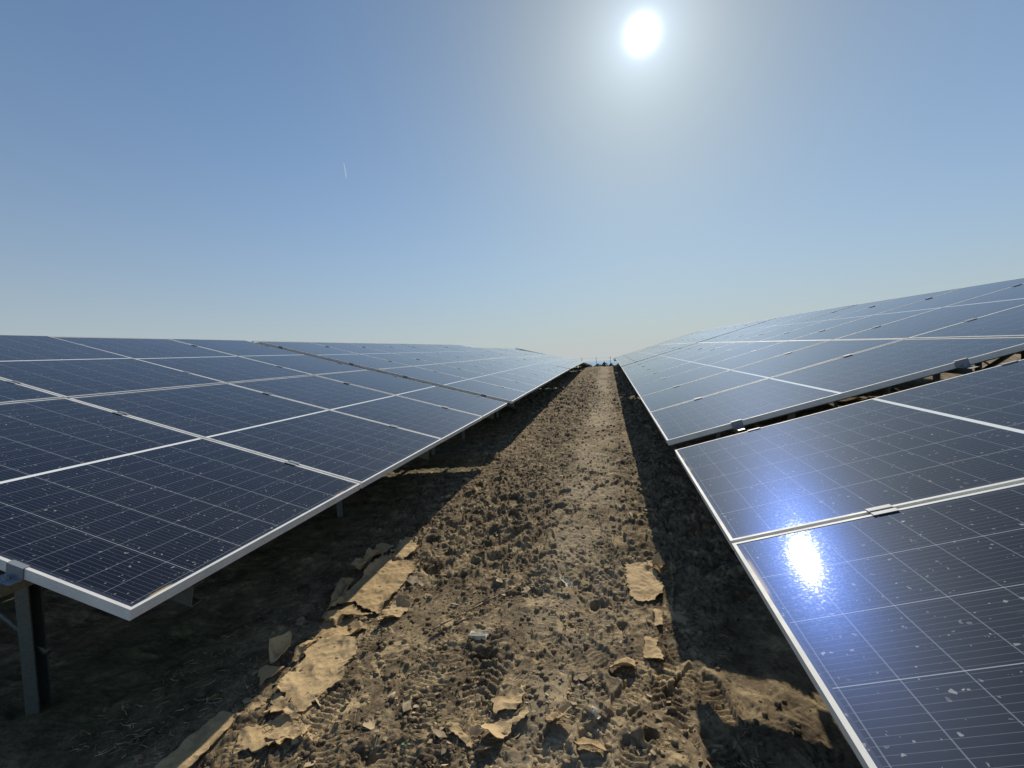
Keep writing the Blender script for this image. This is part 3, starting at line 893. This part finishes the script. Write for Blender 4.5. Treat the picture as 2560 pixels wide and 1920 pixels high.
# straw, fibres and paper crumbs trodden into the mud
straw = newmat('straw_and_fibre'); t, b, o = prin(straw)
g = N(t, 'ShaderNodeNewGeometry')
t.links.new(ramp(t, noise(t, g.outputs['Position'], 22, 2, .5), [(.35, (.20, .145, .085)), (.55, (.42, .32, .19)), (.72, (.60, .50, .34))]), b.inputs['Base Color']); b.inputs['Roughness'].default_value = .8
mb = MB(); rg = random.Random(77)
for i in range(4200):
    y_ = 1.25*math.exp(rg.random()**1.2*1.9); x_ = rg.uniform(-2.1, .5)
    a_ = rg.uniform(0, math.pi); L_ = rg.uniform(.008, .045)*(1 if rg.random() < .9 else 2.2); w_ = rg.uniform(.0006, .0016)
    d = Vector((math.cos(a_), math.sin(a_), 0)); s_ = Vector((-d.y, d.x, 0))
    P_ = [Vector((x_, y_, 0))+d*L_*u+s_*(rg.gauss(0, .12)*L_ if u else 0) for u in (-.5, 0, .5)]
    for p in P_: p.z = float(gz(p.x, p.y))+rg.uniform(.0015, .006)
    vv = []
    for p in P_: vv += [p-s_*w_, p+s_*w_, p+Vector((0, 0, w_*1.3))]
    mb.add(vv, [(0, 3, 4, 1), (3, 6, 7, 4), (1, 4, 5, 2), (4, 7, 8, 5), (0, 2, 5, 3), (3, 5, 8, 6)])
for i in range(2300):
    y_ = 1.25*math.exp(rg.random()**1.4*1.6); x_ = rg.uniform(-1.75, .42)
    if perlin(np.array([x_*2.1]), np.array([y_*2.1]), 61)[0] < -.02: continue
    n_ = rg.randint(4, 6); q = .004+.012*rg.random()**2+(.03*rg.random() if rg.random() < .10 else 0); ph = rg.uniform(0, 6); asp = rg.uniform(.35, 1); a0 = rg.uniform(0, 3.14)
    tl = (rg.gauss(0, .35), rg.gauss(0, .35)); z_ = max(float(gz(x_, y_)), float(gz(x_+q, y_)), float(gz(x_, y_+q)))+.002
    vv = []
    for u in range(n_):
        f_ = ph+2*math.pi*u/n_+rg.uniform(-.3, .3); r_ = q*rg.uniform(.6, 1.2)
        dx_, dy_ = r_*math.cos(f_), r_*math.sin(f_)*asp
        dx_, dy_ = dx_*math.cos(a0)-dy_*math.sin(a0), dx_*math.sin(a0)+dy_*math.cos(a0)
        vv.append((x_+dx_, y_+dy_, z_+dx_*tl[0]+dy_*tl[1]))
    vv2 = [(p[0], p[1], p[2]-.0012) for p in vv]
    mb.add(vv+vv2, [tuple(range(n_)), tuple(range(2*n_-1, n_-1, -1))]+[(u, u+n_, (u+1) % n_+n_, (u+1) % n_) for u in range(n_)])
tag(link('trodden_litter', mb.mesh('trodden_litter', straw)), 'straw, fibres and small cardboard crumbs trodden into the mud', 'litter', kind='stuff')

# ------------------------------------------------------------------ far fence and bushes
fm = newmat('fence_metal'); t, b, o = prin(fm); b.inputs['Base Color'].default_value = (.12, .14, .15, 1); b.inputs['Roughness'].default_value = .6; b.inputs['Metallic'].default_value = .3
fr = link('wire_fence', None); fr.location = (0, 60, float(gz(0., 60.)))
tag(fr, 'distant wire fence on tall thin posts across the end of the aisle', 'fence')
fx = [-10.7, -8.9, -7.1, -5.3, -3.35, -1.5, .31, 2.1, 3.9, 5.7]
for x_ in fx:
    mb = MB(); z0 = float(gz(x_, 60.))-.3-fr.location.z
    mb.box(x_-.025, x_+.025, -.025, .025, z0, 1.93-fr.location.z+(.02 if x_ > 0 else 0))
    mb.tube((x_, 0, 1.93-fr.location.z), (x_, .02, 2.0-fr.location.z), .02, .012, 6)
    link('fence_post', mb.mesh('fence_post', fm), fr)
for zz in (1.83, 1.45, 1.1):
    mb = MB(); mb.tube((fx[0], -.03, zz-fr.location.z), (fx[-1], -.03, zz-fr.location.z), .006, n=5)
    link('wire', mb.mesh('wire', fm), fr)

bush_mats = []
for nm, cA, cB in (('bush_dark', (.035, .045, .028), (.09, .10, .05)), ('bush_light', (.09, .11, .05), (.20, .21, .10))):
    bm_ = newmat(nm); t, b, o = prin(bm_)
    g = N(t, 'ShaderNodeNewGeometry')
    t.links.new(ramp(t, noise(t, g.outputs['Position'], 9, 3, .6), [(.35, cA), (.65, cB)]), b.inputs['Base Color']); b.inputs['Roughness'].default_value = .7
    bush_mats.append(bm_)
def bush(x_, y_, w_, h_, mat, label, seed):
    rg = random.Random(seed)
    z0 = float(gz(x_, y_))
    rt = link('bush', None); rt.location = (x_, y_, z0)
    tag(rt, label, 'bush', 'bushes beyond the end of the aisle')
    mb = MB()
    for i in range(9):
        a_ = rg.uniform(0, 6.28)
        mb.tube((0, 0, -.05), (math.cos(a_)*w_*.35*rg.random(), math.sin(a_)*w_*.35*rg.random(), h_*rg.uniform(.5, .85)), .015, .004, 5)
    link('stems', mb.mesh('stems', wood), rt)
    mb = MB()
    for i in range(1100):
        a_ = rg.uniform(0, 6.28); q = math.sqrt(rg.random()); hh = rg.random()
        lim = (1-hh**1.6)*(.9+.25*math.sin(a_*3+seed))
        c_ = Vector((math.cos(a_)*q*w_*.5*lim, math.sin(a_)*q*w_*.5*lim, h_*hh*(.8+.25*math.sin(a_*2+seed))))
        d = Vector((rg.gauss(0, 1), rg.gauss(0, 1), rg.gauss(.3, 1))).normalized(); s_ = d.orthogonal().normalized()
        L_ = rg.uniform(.05, .10)
        mb.add([c_-s_*L_*.3, c_+d*L_, c_+s_*L_*.3, c_-d*L_*.5], [(0, 1, 2, 3)])
    link('foliage', mb.mesh('foliage', mat), rt)
bush(-2.7, 56, 2.6, .75, bush_mats[0], 'low dark bush left of the nearer fence post beyond the aisle', 1)
bush(-1.25, 57, 2.2, .60, bush_mats[0], 'wide dark bush just right of the left-hand fence post', 2)
bush(-.45, 55.5, 1.5, .78, bush_mats[0], 'tallest dark peaked bush midway between the two fence posts', 3)
bush(.35, 57, 2.0, .62, bush_mats[0], 'spreading dark bush at the foot of the right-hand fence post', 4)
bush(1.3, 55, 1.9, .80, bush_mats[1], 'light green bush under the right-hand tables at the end of the aisle', 5)

# contrail
cm = newmat('contrail_ice'); t = cm.node_tree; t.nodes.clear()
em = N(t, 'ShaderNodeBsdfTranslucent'); em.inputs['Color'].default_value = (.9, .9, .9, 1)
tr_ = N(t, 'ShaderNodeBsdfTransparent'); mx = N(t, 'ShaderNodeMixShader'); mx.inputs[0].default_value = .18
t.links.new(tr_.outputs[0], mx.inputs[1]); t.links.new(em.outputs[0], mx.inputs[2])
oo = N(t, 'ShaderNodeOutputMaterial'); t.links.new(mx.outputs[0], oo.inputs['Surface'])
mb = MB()
cp = [Vector((-3012, 5000, 2530)), Vector((-3008, 5000, 2508)), Vector((-3000, 5000, 2450)), Vector((-2992, 5000, 2390)), Vector((-2989, 5000, 2350)), Vector((-2988, 5000, 2335))]
rr_ = [.5, 3, 4.5, 5.5, 3.5, .5]
for i in range(5): mb.tube(cp[i], cp[i+1], rr_[i], rr_[i+1], 8)
tag(link('contrail', mb.mesh('contrail', cm, True)), 'short thin white vapour trail high in the blue sky on the left', 'vapour trail')
